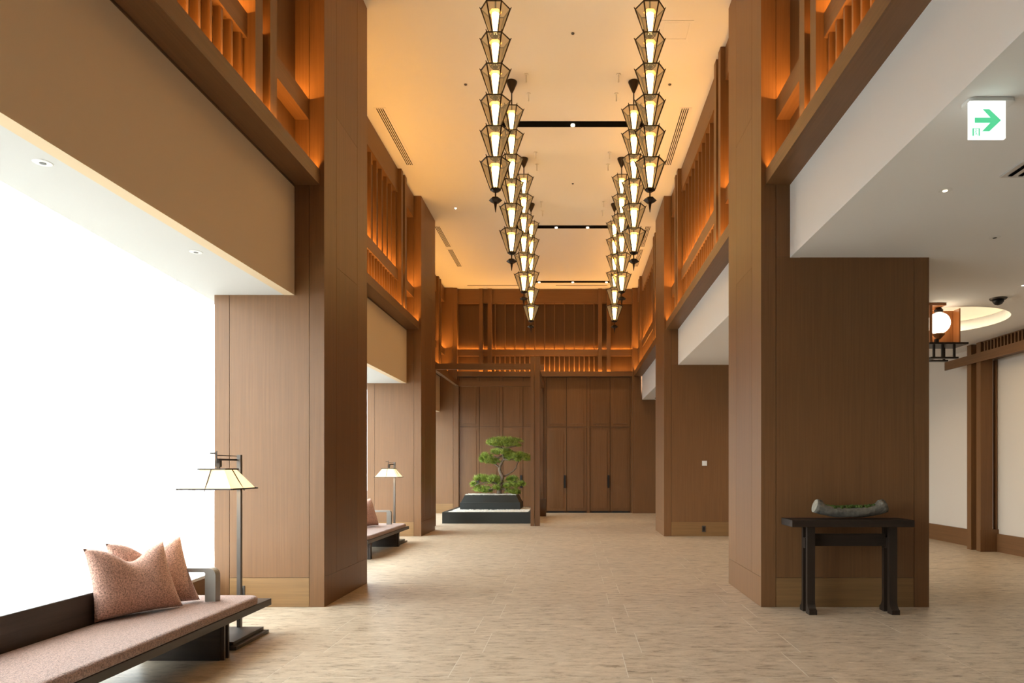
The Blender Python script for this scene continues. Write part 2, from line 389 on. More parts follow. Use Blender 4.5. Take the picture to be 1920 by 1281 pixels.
# ------------------------------------------------------------------ pillars
def pillar(label, side, xa, y0, y1, width, joints=(3.50, 5.08)):
    """side -1: stands left of the aisle (face looks to +x)."""
    d = -1 if side < 0 else 1
    X = lambda o: xa + d*o                             # o: distance away from the aisle
    bm = B((X(.012), X(width-.012), y0+.012, y1-.002, 0, CEIL))
    p = struct(obj('pillar', bm, M['core']), label)
    g = .0025
    def pan(o0, o1, z0, z1, m='wood'): obj('panel', B((X(o0+g), X(o1-g), y0, y0+.014, z0+g*.6, z1-g*.6)), M[m], p)
    pan(0-g, .149, 0, CEIL); pan(width-.15, width+g, 0, CEIL)
    pan(.149, width-.15, 0, .295, 'wood_base')
    zs = [.295, *joints, CEIL]
    for a, b in zip(zs, zs[1:]): pan(.149, width-.15, a, b)
    def side_pan(a, b, z0, z1, m='wood'): obj('panel', B((X(0), X(.014), a+g, b-g, z0+g*.6, z1-g*.6)), M[m], p)
    ya = (y0+.0145-g, y0+.352, y0+1.04, y1+g)
    for i in range(3):
        if i == 1:
            zz = [.30, *joints, CEIL]
            for a, b in zip(zz, zz[1:]): side_pan(ya[1], ya[2], a, b)
        else: side_pan(ya[i], ya[i+1], .30, CEIL)
    side_pan(ya[0], ya[3], 0, .30, 'wood')
    obj('panel', B((X(width-.013), X(width+.0005), y0+.014, y1, 0, CEIL)), M['wood'], p)
    obj('panel', B((X(0.001), X(width), y1-.004, y1+.001, 0, CEIL)), M['wood'], p)
    return p
pillar('tall wood panelled pillar beside the nearest floor lamp', -1, LX[0], *PA, 1.097)
pillar('tall wood panelled pillar between the second bench and the bonsai', -1, LX[1], *PB, 1.10)
pillar('tall wood panelled pillar behind the dark console table', 1, RX[0], *PA, 1.678)
pillar('tall wood panelled pillar with a white wall switch', 1, RX[1], *PB, 1.678)
p = struct(obj('pillar', B((-3.566, -4.75, YC, 21.2, 0, CEIL)), M['wood']), 'wood pilaster in the far corner behind the bonsai')
obj('panel', B((-3.68, -4.60, YC-.012, YC, .30, CEIL)), M['wood'], p); obj('panel', B((-3.68, -4.60, YC-.012, YC, 0, .295)), M['wood_base'], p)
p = struct(obj('pillar', B((1.832, 7.06, YC, 21.2, 0, LOWR)), M['wood']), 'wood clad end wall right of the doors')
obj('panel', B((1.832, 2.1, YC, 21.2, LOWR, CEIL)), M['wood'], p)
obj('panel', B((1.90, 4.6, YC-.012, YC, .02, 3.47)), M['wood'], p)

# ------------------------------------------------------------------ slatted lattice screens over the bulkheads
def lattice(label, kind, ref, s0, s1, posts, slats, low, back_s0=None, led=True):
    t = thing('lattice_screen', label, 'lattice screen')
    def F(o0, o1, a, b, z0, z1):
        if kind == 'L': return (ref-o0, ref-o1, a, b, z0, z1)
        if kind == 'R': return (ref+o0, ref+o1, a, b, z0, z1)
        return (a, b, ref+o0, ref+o1, z0, z1)
    rail = M['wood_railx'] if kind == 'B' else M['wood_rail']
    bs = s0 if back_s0 is None else back_s0
    obj('back_panel', B(F(.29, .34, bs, s1, 4.20, CEIL)), M['wood_darkened'], t)
    obj('beam', B(F(.045, .065, s0, s1, 4.22, 4.373), F(.065, .30, s0, s1, 4.22, 4.255)), rail, t)
    obj('header', B(F(.15, .29, s0, s1, 6.50, CEIL-.002)), rail, t)
    edges = [s0] + [e for q in posts for e in q] + [s1]
    for a, b in zip(edges[::2], edges[1::2]):
        if b-a > .02: obj('rail', B(F(.15, .168, a, b, 4.87, 5.07), F(.168, .289, a, b, 4.87, 4.90)), rail, t)
    for a, b in posts: obj('post', B(F(.085, .289, a, b, 4.256, CEIL-.003)), M['wood'], t)
    def F0(o0, o1, a, b, z0, z1):
        if kind == 'L': return (-o0, -o1, a, b, z0, z1)
        if kind == 'R': return (o0, o1, a, b, z0, z1)
        return (a, b, o0, o1, z0, z1)
    def place(proto, s):
        return (s, ref, 0) if kind == 'B' else (ref, s, 0)
    for arr, z0, z1, o in ((slats, 4.9, 6.50, .172), (low, 4.256, 4.87, .165)):
        pr = None
        for s in arr:
            if pr is None:
                pr = obj('slat', B(F0(o, o+.06, 0, .03, z0, z1)), M['wood'], t); pr.location = place(pr, s)
            else: copy(pr, place(pr, s))
    if led:
        L = s1-s0-.04; m = (s0+s1)/2
        def strip(o, z, power, tilt):
            if kind == 'B': l = area('led_strip', (m, ref+o, z), (PI+tilt, 0, 0), L, .02, power*L, LED, t)
            else: l = area('led_strip', (ref-o if kind == 'L' else ref+o, m, z), (PI+tilt, 0, PI/2 if kind == 'L' else -PI/2), L, .02, power*L, LED, t)
            l.visible_camera = True
        strip(.074, 4.345, P_LED_LOW, 0); strip(.268, 5.05, P_LED_RAIL, .3)
    return t
def ar(a, p, n): return [a+p*i for i in range(n)]
farp = lambda e: [(e-1.26, e-1.13), (e-.99, e-.86)]
nearp = lambda s: [(s+.74, s+.87), (s+1.01, s+1.14)]
p1 = [(5.48, 5.61), (5.75, 5.88)]
for kind, X, nm in (('L', LX, 'left'), ('R', RX, 'right')):
    lattice('brown slatted wood lattice glowing orange, %s' % ('over the curtain of the nearest bench' if kind == 'L' else 'over the white bulkhead near the exit sign'), kind, X[0], 1.2, 6.765, p1, ar(5.105, -.306, 8), ar(5.40, -.153, 16), -3.05)
    lattice('brown slatted wood lattice glowing orange, %s' % ('over the second bench between two left pillars' if kind == 'L' else 'between the two right pillars'), kind, X[1] - (0 if kind == 'L' else 0), 8.176, 13.799, nearp(8.175)+farp(13.8), ar(9.42, .305, 11), ar(9.42, .1525, 21))
    lattice('brown slatted wood lattice glowing orange, %s' % ('in the far left corner above the bonsai' if kind == 'L' else 'in the far right corner beside the end wall'), kind, X[2], 15.201, YC-.001, nearp(15.2)+farp(YC), ar(16.45, .305, 11), ar(16.45, .1525, 21))
lattice('wide brown slatted wood lattice glowing orange above the end wall doors', 'B', YC, -3.566, 1.832, [(-2.896, -2.78), (-2.628, -2.505), (.785, .905), (1.05, 1.17)], ar(-2.425, .307, 11), ar(-2.425, .1535, 21))

# ------------------------------------------------------------------ end wall: four cupboard bays with doors
wb = [o for o in COL.objects if o.name == 'wall_back'][0]
xs0, mw, yd = -3.566, 1.3495, 20.99
obj('frame', B((xs0, 1.832, yd+.03, 21.13, 0, 4.22)), M['core'], wb)
for i in range(4):
    a = xs0 + mw*i
    obj('stile', B((a-.001, a+.045, yd-.012, yd+.03, 0, 4.22)), M['wood'], wb)
    obj('stile', B((a+mw-.045, a+mw-.0015, yd-.012, yd+.03, 0, 4.22)), M['wood'], wb)
    obj('panel', B((a+.056, a+.668, yd, yd+.03, 2.682, 4.20)), M['wood'], wb)
    obj('panel', B((a+.15, a+.57, yd-.012, yd, 2.77, 4.12)), M['wood'], wb); obj('panel', B((a+.78, a+1.2, yd-.012, yd, 2.77, 4.12)), M['wood'], wb)
    obj('panel', B((a+.682, a+mw-.056, yd, yd+.03, 2.682, 4.20)), M['wood'], wb)
    for j in range(2):
        d = struct(empty('door_%d' % (2*i+j+1)), 'tall wood cupboard door, %s leaf of pair %d counted from the bonsai side' % (('first', 'second')[j], i+1))
        x0, x1 = (a+.056, a+.668) if j == 0 else (a+.682, a+mw-.056)
        obj('panel', B((x0, x1, yd, yd+.03, .065, 2.655)), M['wood'], d)
        obj('panel', B((x0+.09, x1-.09, yd-.012, yd, .15, 2.56)), M['wood'], d)
        obj('vent_slot', B((x0+.06, x1-.06, yd+.005, yd+.029, .012, .06)), M['black'], d)
        if j == 0: obj('handle', B((x1-.078, x1-.018, yd-.035, yd-.0005, .78, 1.17)), M['black'], d)
    obj('trim', B((a+.046, a+mw-.046, yd-.008, yd+.02, 2.657, 2.673)), M['wood_railx'], wb)

# ------------------------------------------------------------------ pergola frame around the bonsai
pg = thing('timber_frame', 'open dark wood post and beam frame around the bonsai', 'timber frame')
def frame_post(x0, x1, y0, y1, z1, blk=False):
    q = obj('post', B((x0, x1, y0, y1, 0, z1)), M['wood'], pg)
    return q
frame_post(-1.012, -.925, 16.21, 16.33, 4.06); frame_post(-.915, -.794, 16.25, 16.37, 4.06)
frame_post(-.965, -.86, 19.56, 19.68, 3.95); frame_post(-.85, -.78, 19.60, 19.70, 3.90)
frame_post(-3.42, -3.30, 19.56, 19.68, 3.95); frame_post(-3.42, -3.30, 16.21, 16.33, 3.95)
obj('post_base', B((-.97, -.775, 19.52, 19.72, 0, .50)), M['wood_darkened'], pg)
obj('beam', B((-3.5, -1.013, 16.23, 16.31, 3.76, 3.90)), M['wood_railx'], pg)
obj('beam', B((-.793, -.70, 16.27, 16.35, 3.76, 3.88)), M['wood_railx'], pg)
obj('beam', B((-3.299, -.966, 19.58, 19.66, 3.76, 3.90)), M['wood_railx'], pg)
obj('beam', B((-3.39, -3.30, 16.331, 19.559, 3.76, 3.90)), M['wood_rail'], pg)
obj('beam', B((-.91, -.82, 16.371, 19.559, 3.70, 3.84)), M['wood_rail'], pg)

# ------------------------------------------------------------------ chandeliers
def hexring(R, z, rot=0): return [Vector((R*math.sin(rot+PI/6+k*PI/3), -R*math.cos(rot+PI/6+k*PI/3), z)) for k in range(6)]
RT, RB, TH, PITCH = .166, .056, .305, .348
fb = bmesh.new(); T = hexring(RT, TH); Bo = hexring(RB, 0)
for k in range(6):
    tube([T[k], T[(k+1) % 6]], [.008]*2, 6, fb); tube([Bo[k], Bo[(k+1) % 6]], [.006]*2, 6, fb)
    tip = T[k]*1.0; e = Vector((T[k].x*1.09, T[k].y*1.09, TH+.022))
    tube([Bo[k], T[k]], [.0082]*2, 6, fb); tube([T[k], e], [.0075, .004], 6, fb)
lathe([(.02, -.012), (.034, -.004), (.034, .004), (.02, .008)], 6, fb, rot=0)
lathe([(.010, -.03), (.010, PITCH-.01)], 8, fb)
proto = empty('pendant_chandelier')
tier = obj('lantern', fb, M['bronze'], proto)
pb = bmesh.new(); a, b = T[5], T[0]; c, d = Bo[0], Bo[5]; s_ = .975
quad(pb, [(q.x*s_, q.y*s_, q.z) for q in (a, b, c, d)])
pane = obj('pane', pb, M['amber'], tier)
for k in range(1, 6): copy(pane, None, None, k*PI/3)
glow = obj('diffuser', lathe([(.020, .03), (.026, .06), (.043, .22), (.043, .25)], 12), M['lant_glow'], tier)
plate = obj('top_plate', lathe([(.075, .272), (.075, .277)], 6), M['lant_top'], tier)
for k in range(1, 6): copy_tree(tier, (0, 0, PITCH*k), None, proto)
fin = bmesh.new(); lathe([(.03, -.030), (.060, -.014), (.060, -.007), (.03, -.001)], 6, fin); lathe([(.008, -.10), (.008, 0)], 8, fin)
lathe([(.018, -.155), (.05, -.148), (.078, -.125), (.05, -.098), (.018, -.09)], 6, fin)
lathe([(.003, -.262), (.019, -.155)], 8, fin)
obj('finial', fin, M['bronze'], proto)
ZTOP = 5*PITCH+TH
def chand(o, x, y, zb, lab):
    o.location = (x, y, zb); tag(o, lab, 'chandelier', 'hanging lantern chandeliers')
    top = CEIL - zb
    obj('rod', lathe([(.0095, ZTOP), (.0095, top-.05)], 8), M['bronze'], o)
    obj('canopy', lathe([(.012, top-.165), (.03, top-.13), (.072, top-.03), (.078, top-.012), (.078, top)], 20), M['bronze'], o, True)
names = ('nearest', 'second', 'third', 'farthest')
spec = [(7.69, 4.555), (9.726, 4.485), (12.14, 4.552), (14.23, 4.487)]
todo = []
for side, sx in (('left', -.8775), ('right', .8755)):
    for i, (y, zb) in enumerate(spec):
        todo.append((sx, y, zb, 'bronze six-tier hexagonal lantern chandelier, %s in the %s row' % (names[i], side)))
insts = [proto] + [copy_tree(proto, None) for _ in todo[1:]]
for o, a in zip(insts, todo): chand(o, *a)

# ------------------------------------------------------------------ ceiling fittings
for i, y in enumerate((10.83, 15.48, 20.06)):
    t = thing('track_light', 'black recessed ceiling track with small spots, %s row between the chandeliers' % ('first', 'second', 'third')[i], 'track light', (0, y, CEIL), 'ceiling tracks')
    obj('channel', B((-1.32, 1.32, 0, .17, -.012, -.001)), M['slot'], t)
    for x in ((0,), (-.38, .34), (-1.0, 0, 1.0))[i]:
        spot('track_beam', (x, .085, -.05), 170, (1, .74, .44), 1.15, t)
        obj('spot', lathe([(.032, -.034), (.032, -.010)], 12, c=(x, .085)), M['lens'], t)
def linear_vent(label, x0, y0, y1, nslot=4, w=.125, z=CEIL, g=None):
    t = thing('ceiling_vent', label, 'air vent', (x0, y0, z), g or 'linear ceiling vents')
    obj('frame', B((-.03, w+.03, -.02, y1-y0+.02, -.006, -.001)), M['paint'], t)
    for k in range(nslot):
        a = w*k/nslot
        obj('slot', B((a+.004, a+.004+w/nslot*.42, 0, y1-y0, -.009, -.0062)), M['slot'], t)
linear_vent('linear slot vent in cream ceiling, near left side', -3.035, 10.44, 12.38)
linear_vent('linear slot vent in cream ceiling, near right side', 1.677, 10.44, 12.38)
linear_vent('linear slot vent in far left ceiling, nearer of the two', -3.17, 15.54, 16.95)
linear_vent('linear slot vent in far left ceiling beside the end wall', -3.17, 17.19, 18.62)
linear_vent('linear slot vent in far right ceiling, nearer of the two', 1.67, 15.54, 16.95)
linear_vent('linear slot vent in far right ceiling beside the end wall', 1.67, 17.19, 18.62)
for x0, x1, n_ in ((-3.2, -1.4, 'left'), (-.52, 1.05, 'right')):
    t = thing('ceiling_vent', 'thin cross slot in the ceiling above the end wall lattice, %s half' % n_, 'air vent', (0, 0, 0))
    obj('slot', B((x0, x1, 20.55, 20.59, CEIL-.006, CEIL-.001)), M['steel'], t)
t = thing('access_panel', 'square flush access panel in the ceiling beside the nearest right chandelier', 'access panel', (1.14, 8.43, CEIL))
obj('frame', B((-.04, .36, -.04, .0, -.006, -.001), (-.04, .36, .32, .36, -.006, -.001), (-.04, 0, 0, .32, -.006, -.001), (.32, .36, 0, .32, -.006, -.001)), M['paint'], t)
obj('hatch', B((.006, .314, .006, .314, -.005, -.001)), M['paint'], t)
spk = None
for i, (x, y) in enumerate(((0, 8.64), (-1.55, 9.79), (1.40, 9.79), (0, 13.2), (-2.5, 14.45))):
    o = tag(obj('ceiling_sensor', lathe([(.008, -.02), (.018, -.014), (.022, -.001)], 12), M['steel'] if i < 4 else M['lens']), ('small dark sensor in ceiling between the nearest chandeliers', 'small dark sensor in ceiling left of the nearest left chandelier', 'small dark sensor in ceiling right of the nearest right chandelier', 'small dark sensor in ceiling between the third chandeliers', 'small lit spot in ceiling above the far left pillar')[i], 'sensor')
    o.location = (x, y, CEIL)
hk = None
for (ya, yb), nm in zip(((9.54, 10.03), (11.9, 12.37), (14.1, 14.6)), ('second', 'third', 'farthest')):
    for x, sd in ((-.655, 'left'), (.645, 'right')):
        for y, w_ in ((ya, 'front'), (yb, 'rear')):
            if hk is None:
                hk = thing('ceiling_hook', '', 'hook'); obj('plate', lathe([(.03, -.012), (.03, -.001)], 10), M['paint'], hk); obj('stem', lathe([(.009, -.12), (.009, -.012)], 8), M['paint'], hk); o = hk
            else: o = copy_tree(hk, None)
            o.location = (x, y, CEIL); tag(o, 'tiny cream ceiling hook beside the %s %s chandelier, %s of a pair' % (nm, sd, w_), 'hook', 'ceiling hooks')
def downlight(x, y, z, lab, power, col=(1, .85, .66), lens='lens'):
    t = thing('downlight', lab, 'downlight', (x, y, z), 'recessed downlights')
    obj('ring', lathe([(.045, -.004), (.05, -.001)], 20), M['white'], t)
    obj('lamp', lathe([(.017, -.0065), (.017, -.0042)], 12), M[lens], t)
    if power: spot('low_ceiling_beam', (0, 0, -.02), power, col, 1.9, t)
downlight(-3.0, 3.834, LOWL, 'small recessed downlight in the white soffit nearest the camera', 0, lens='steel')
downlight(-3.015, 5.42, LOWL, 'small recessed downlight in the white soffit above the arm of the nearest bench', 0, lens='steel')
downlight(2.82, 5.13, LOWR, 'small lit downlight in low right ceiling below the exit sign', 30)
downlight(3.85, 6.18, LOWR, 'small dark downlight in low right ceiling in front of the pillar edge', 0, lens='black')
downlight(5.18, 7.79, LOWR, 'small downlight at the right edge of the photo near the dome camera', 6)
for x, y in ((5.6, 12.6), (4.4, 12.4), (5.6, 16.5)):
    spot('low_ceiling_beam', (x, y, LOWR-.03), 34, (1, .80, .58), 2.2)  # added fill spots with no fitting, brighten the far right side
for x, y, z, lab in ((5.27, 8.39, LOWR, 'black dome security camera on the low right ceiling'), (2.55, 20.3, LOWR, 'small black dome camera on the far right ceiling')):
    t = thing('security_camera', lab, 'security camera', (x, y, z))
    obj('base', lathe([(.09, -.018), (.1, -.001)], 20), M['steel'], t)
    obj('dome', lathe([(.012, -.085), (.04, -.075), (.062, -.045), (.066, -.018)], 20), M['black'], t, True)
# air grille at the right edge
t = thing('ceiling_vent', 'metal air grille with deep slots in low ceiling at the photo edge', 'air vent', (3.075, 3.9, LOWR))
obj('frame', B((0, .36, 0, .98, -.012, -.001)), M['alu'], t)
for k in range(4): obj('slot', B((.04+.075*k, .07+.075*k, .04, .95, -.016, -.0125)), M['slot'], t)

# exit sign
t = thing('exit_sign', 'lit green and white exit arrow sign hanging from the low ceiling', 'exit sign', (2.353, 3.84, LOWR))
obj('mount', rounded_slab(-.105, .165, -.005, .10, -.022, -.001, .03, .004), M['white'], t)
sb = obj('sign_body', B((-.1012, .1012, 0, .022, -.234, -.0225)), M['sign_white'], t)
ar_ = [(-.078, -.114), (.012, -.114), (-.034, -.069), (.006, -.069), (.072, -.130), (.008, -.192), (-.034, -.192), (.010, -.145), (-.078, -.145)]
ar_ = [(-.075, -.118), (.015, -.118), (-.030, -.070), (.008, -.070), (.074, -.133), (.008, -.196), (-.034, -.196), (.013, -.147), (-.075, -.147)]
obj('arrow', prism(ar_, 'y', -.0015, -.0003), M['sign_green'], sb)
bm = B((-.088, -.080, -.0015, -.0003, -.221, -.178), (-.053, -.046, -.0015, -.0003, -.221, -.178), (-.080, -.053, -.0015, -.0003, -.181, -.178))
for a, b in (((-.070, -.192), (-.066, -.205)), ((-.066, -.205), (-.060, -.218)), ((-.066, -.205), (-.074, -.216)), ((-.070, -.195), (-.060, -.190)), ((-.069, -.196), (-.076, -.202))):
    tube([(a[0], -.001, a[1]), (b[0], -.001, b[1])], [.0016]*2, 5, bm)
lathe([(.0028, -.189), (.0028, -.184)], 8, bm, c=(-.068, -.001))
obj('pictogram', bm, M['sign_green'], sb)

# ------------------------------------------------------------------ benches
def bench(dx, y0, y1, lab):
    t = thing('bench', lab, 'bench', (dx, y1, 0), 'low benches along the curtains')
    L = y1-y0
    obj('seat_slab', B((-3.22, -2.515, -L, 0, .249, .304)), M['darkwood'], t, bevel=.004)
    obj('cushion', rounded_slab(-3.15, -2.505, -L+.02, -.20, .3045, .373, .09, .030), M['seat'], t, True)
    bk = obj('backrest', B((-3.205, -3.165, -L, -.66, .305, .57)), M['darkwood'], t, bevel=.006)
    pts = [(-3.20, .597), (-3.20, .627), (-2.775, .627)]
    for k in range(1, 7): a = PI/2*(1-k/6); pts.append((-2.775+.055*math.cos(a), .572+.055*math.sin(a)))
    pts += [(-2.72, .305), (-2.80, .305), (-2.80, .59), (-2.807, .597)]
    obj('armrest', prism(pts, 'y', -.50, -.43), M['arm'], t)
    for yy in (-L+.15, -.77):
        lg = obj('leg', B((-3.12, -2.55, yy, yy+.03, 0, .2485), (-3.12, -2.55, yy+.065, yy+.095, 0, .2485), (-3.0, -2.60, yy+.03, yy+.065, .01, .2485)), M['darkwoodx'], t)
        obj('leg_post', B((-2.549, -2.52, yy+.01, yy+.03, 0, .2485), (-2.549, -2.52, yy+.065, yy+.085, 0, .2485)), M['darkwoodz'], lg)
    return t
bench(0, 3.05, 5.655, 'long low dark wood bench with pale pink seat, nearest the camera')
bench(-.56, 10.15, 12.72, 'far low dark wood bench with pale pink seat, by the far lamp')

def pillow(BL, BR, TL, TR, th, lab, dip=.14, uc=.56):
    BL, BR, TL, TR = map(Vector, (BL, BR, TL, TR)); nrm = (BR-BL).cross(TL-BL).normalized()
    n = 26; bm = bmesh.new(); fr, bk = {}, {}
    for i in range(n+1):
        for j in range(n+1):
            u, v = i/n, j/n
            us, vs = 2*u-1, 2*v-1
            pu = .5+.5*us*(1-.075*(1-vs*vs)); pv = .5+.5*vs*(1-.06*(1-us*us))
            p = BL*(1-pu)*(1-pv)+BR*pu*(1-pv)+TL*(1-pu)*pv+TR*pu*pv
            q = math.exp(-((u-uc)/.24)**2)*max(0, v-.15)**1.6
            p = p - Vector((0, 0, 1))*dip*q
            t_ = th*.5*((1-us**4)*(1-vs**4))**.55 * (1-.35*math.exp(-((u-uc)/.16)**2)*v**3)
            wob = .006*math.sin(9*u+4*v)*(1-us**2)
            fr[i, j] = bm.verts.new(p+nrm*(t_+wob)); edge = i in (0, n) or j in (0, n)
            bk[i, j] = fr[i, j] if edge else bm.verts.new(p-nrm*(t_-wob))
    for i in range(n):
        for j in range(n):
            bm.faces.new((fr[i, j], fr[i+1, j], fr[i+1, j+1], fr[i, j+1]))
            bm.faces.new((bk[i, j], bk[i, j+1], bk[i+1, j+1], bk[i+1, j]))
    return tag(obj('pillow', bm, M['pink'], smooth=True), lab, 'pillow', 'pink pillows on the benches')
pillow((-3.13, 4.43, .378), (-2.86, 4.97, .378), (-3.21, 4.44, .86), (-3.00, 4.96, .857), .15, 'dusty pink boucle pillow with a dented top, front one on the nearest bench')
pillow((-3.19, 4.70, .378), (-2.86, 5.20, .378), (-3.27, 4.74, .862), (-3.02, 5.21, .868), .125, 'dusty pink boucle pillow tucked behind the front pillow')
pillow((-3.66, 11.40, .378), (-3.43, 11.98, .378), (-3.70, 11.35, .85), (-3.56, 11.92, .86), .17, 'dusty pink pillow alone on the far bench', .10, .4)

# ------------------------------------------------------------------ floor lamps
def floor_lamp(loc, lab):
    t = thing('floor_lamp', lab, 'floor lamp', loc, 'floor lamps behind the benches')
    X0, Y0_ = -.025, -.29                               # shade centre relative to the pole
    obj('base', B((-.30, .235, -.53, .03, 0, .028), (-.26, .195, -.49, .02, .028, .055)), M['steel'], t, bevel=.003)
    obj('pole', B((-.016, .016, -.016, .016, .055, 1.50)), M['steel'], t)
    obj('arm', B((X0-.02, -.017, -.012, .006, 1.452, 1.466), (X0-.012, X0+.012, Y0_-.02, -.0125, 1.452, 1.466), (X0-.003, X0+.003, Y0_-.03, .03, 1.488, 1.494), (X0-.018, X0+.018, Y0_-.018, Y0_+.018, 1.40, 1.4515)), M['bronze'], t)
    obj('rod', B((X0-.004, X0+.004, Y0_-.034, Y0_-.026, 1.43, 1.525), (X0-.05, X0-.006, Y0_-.036, Y0_-.02, 1.502, 1.514)), M['bronze'], t)
    zb, zt, wb_, wt = 1.232, 1.376, .198, .098
    sh = obj('lamp_shade', B((X0-wt-.012, X0+wt+.012, Y0_-wt-.012, Y0_-wt, zt, zt+.012), (X0-wt-.012, X0+wt+.012, Y0_+wt, Y0_+wt+.012, zt, zt+.012), (X0-wt-.012, X0-wt, Y0_-wt, Y0_+wt, zt, zt+.012), (X0+wt, X0+wt+.012, Y0_-wt, Y0_+wt, zt, zt+.012),
        (X0-wb_-.02, X0+wb_+.02, Y0_-wb_-.01, Y0_-wb_+.002, zb-.011, zb), (X0-wb_-.02, X0+wb_+.02, Y0_+wb_-.002, Y0_+wb_+.01, zb-.011, zb), (X0-wb_-.01, X0-wb_+.002, Y0_-wb_, Y0_+wb_, zb-.011, zb), (X0+wb_-.002, X0+wb_+.01, Y0_-wb_-.02, Y0_+wb_+.03, zb-.011, zb),
        (X0-wt, X0+wt, Y0_-.01, Y0_+.01, zt, zt+.011), (X0-.01, X0+.01, Y0_-.01, Y0_+.01, zt+.011, 1.40)), M['bronze'], t)
    cs = [(-1, -1), (1, -1), (1, 1), (-1, 1)]
    for k in range(4):
        a, b = cs[k], cs[(k+1) % 4]; bm = bmesh.new()
        quad(bm, [(X0+a[0]*wb_, Y0_+a[1]*wb_, zb), (X0+b[0]*wb_, Y0_+b[1]*wb_, zb), (X0+b[0]*wt, Y0_+b[1]*wt, zt), (X0+a[0]*wt, Y0_+a[1]*wt, zt)])
        bmesh.ops.solidify(bm, geom=bm.faces[:], thickness=.003)
        obj('shade_panel', bm, M['shade'], sh)
        mx, my = (a[0]+b[0])/2, (a[1]+b[1])/2
        obj('rib', tube([(X0+mx*(wb_+.008), Y0_+my*(wb_+.008), zb-.02), (X0+mx*(wt+.008), Y0_+my*(wt+.008), zt+.01)], [.0042]*2, 6), M['bronze'], sh)
    d = bpy.data.lights.new('bulb', 'POINT'); d.energy = 14; d.color = (1, .78, .5); d.shadow_soft_size = .04
    o = bpy.data.objects.new('bulb', d); COL.objects.link(o); o.location = (X0, Y0_, 1.29); o.parent = t
    return t
floor_lamp((-2.80, 5.69, 0), 'bronze floor lamp with square paper shade, behind the nearest bench')
floor_lamp((-3.36, 12.76, 0), 'bronze floor lamp with square paper shade, behind the far bench')

# ------------------------------------------------------------------ console table with log planter
t = thing('console_table', 'dark wood console table with trestle legs against the right pillar', 'table', (2.64, 6.54, 0))
obj('tabletop', B((-.577, .577, -.168, .165, .834, .900)), M['blackwood'], t, bevel=.004)
def leg_prof(sg):
    pts = [(-.02, .833), (-.02, .13)]
    for k in range(7): a = PI/2*k/6; pts.append((-.02-.055*(1-math.cos(a)), .13-.085*math.sin(a)))
    pts += [(-.075, 0), (.024, 0), (.024, .833)]
    return [(sg*y, z) for y, z in pts]
for x in (-.368, .415):
    for sg, yc in ((1, -.065), (-1, .055)):
        bm = prism([(yc+y, z) for y, z in leg_prof(sg)], 'x', x-.037, x+.037)
        obj('leg', bm, M['blackwoodz'], t)
    obj('bracket', B((x-.042, x+.042, -.040, .030, .62, .72)), M['blackwoodz'], t)
obj('stretcher', B((-.325, .372, -.016, .010, .64, .757)), M['blackwood'], t)

def log_planter():
    t = thing('log_planter', 'grey hollowed log planter with green moss on the dark console table', 'planter', (2.67, 6.53, .9))
    n, m = 26, 20; bm = bmesh.new(); rings = []; inner = []
    def path(s):                                       # s -1..1 -> x, z of the axis, radius
        return   .335*s, .074 + .052*abs(s)**2.0, .066 - .006*(1-abs(s))
    def frame(s):
        e = .01; x0, z0, _ = path(s-e); x1, z1, _ = path(s+e); tx, tz = x1-x0, z1-z0; l = math.hypot(tx, tz); return tx/l, tz/l
    for i in range(n+1):
        s = -1+2*i/n; x, z, r = path(s); tx, tz = frame(s); ring = []
        for k in range(m):
            a = 2*PI*k/m; rr = r*(1+.05*math.sin(5*a+7*s)+.03*math.sin(11*a+3*s))
            up = math.sin(a)*rr; dy = math.cos(a)*rr*1.05
            if abs(s) < .80 and up > .030: up = .030 + (up-.030)*.12
            ring.append(bm.verts.new((x-tz*up, dy, z+tx*up)))
        rings.append(ring)
    for a, b in zip(rings, rings[1:]):
        for k in range(m): bm.faces.new((a[k], a[(k+1) % m], b[(k+1) % m], b[k]))
    bm.faces.new(rings[0][::-1]); bm.faces.new(rings[-1])
    obj('log', bm, M['stone_grey'], t, True)
    for s in (-1, 1):
        x, z, r = path(s); tx, tz = frame(s); bm = bmesh.new()
        vs = [bm.verts.new((x+s*.004*tx-tz*math.sin(2*PI*k/20)*r*.97, math.cos(2*PI*k/20)*r*1.0, z+s*.004*tz+tx*math.sin(2*PI*k/20)*r*.97)) for k in range(20)]
        bm.faces.new(vs); obj('cut_end', bm, plain('pale_cut_face', (.30, .27, .21), .8, var=.2, bscale=40) if s < 0 else M['stone_grey'], t)
    bm = bmesh.new(); random.seed(3)
    for i in range(120):
        s = random.uniform(-.72, .72); x, z, r = path(s); y = random.uniform(-.75, .75)*r; hgt = .012+.022*math.exp(-((s-.1)/.45)**2)*(1-(y/r)**2)
        bmesh.ops.create_icosphere(bm, subdivisions=1, radius=random.uniform(.012, .02), matrix=Matrix.Translation((x, y, z+hgt+.014)))
    o = obj('moss', bm, M['moss'], t, True); o['kind'] = 'stuff'
    return t
log_planter()

# ------------------------------------------------------------------ switch and outlets
def plate(name, lab, cat, loc, w, h_, mat, inner):
    t = thing(name, lab, cat, loc)
    obj('plate', B((-w/2, w/2, -.008, -.0005, -h_/2, h_/2)), M[mat], t)
    obj('socket', B((-w*.28, w*.28, -.011, -.0085, -h_*.3, h_*.3)), M[inner], t)
plate('wall_switch', 'small white switch on the far right pillar', 'switch', (2.683, 13.80, 1.488), .10, .10, 'white', 'white')
plate('wall_outlet', 'black socket in baseboard of far right pillar', 'outlet', (2.67, 13.80, .153), .075, .13, 'steel', 'black')
plate('wall_outlet', 'dark socket in baseboard behind the nearest floor lamp', 'outlet', (-3.31, 6.766, .16), .07, .11, 'steel', 'black')

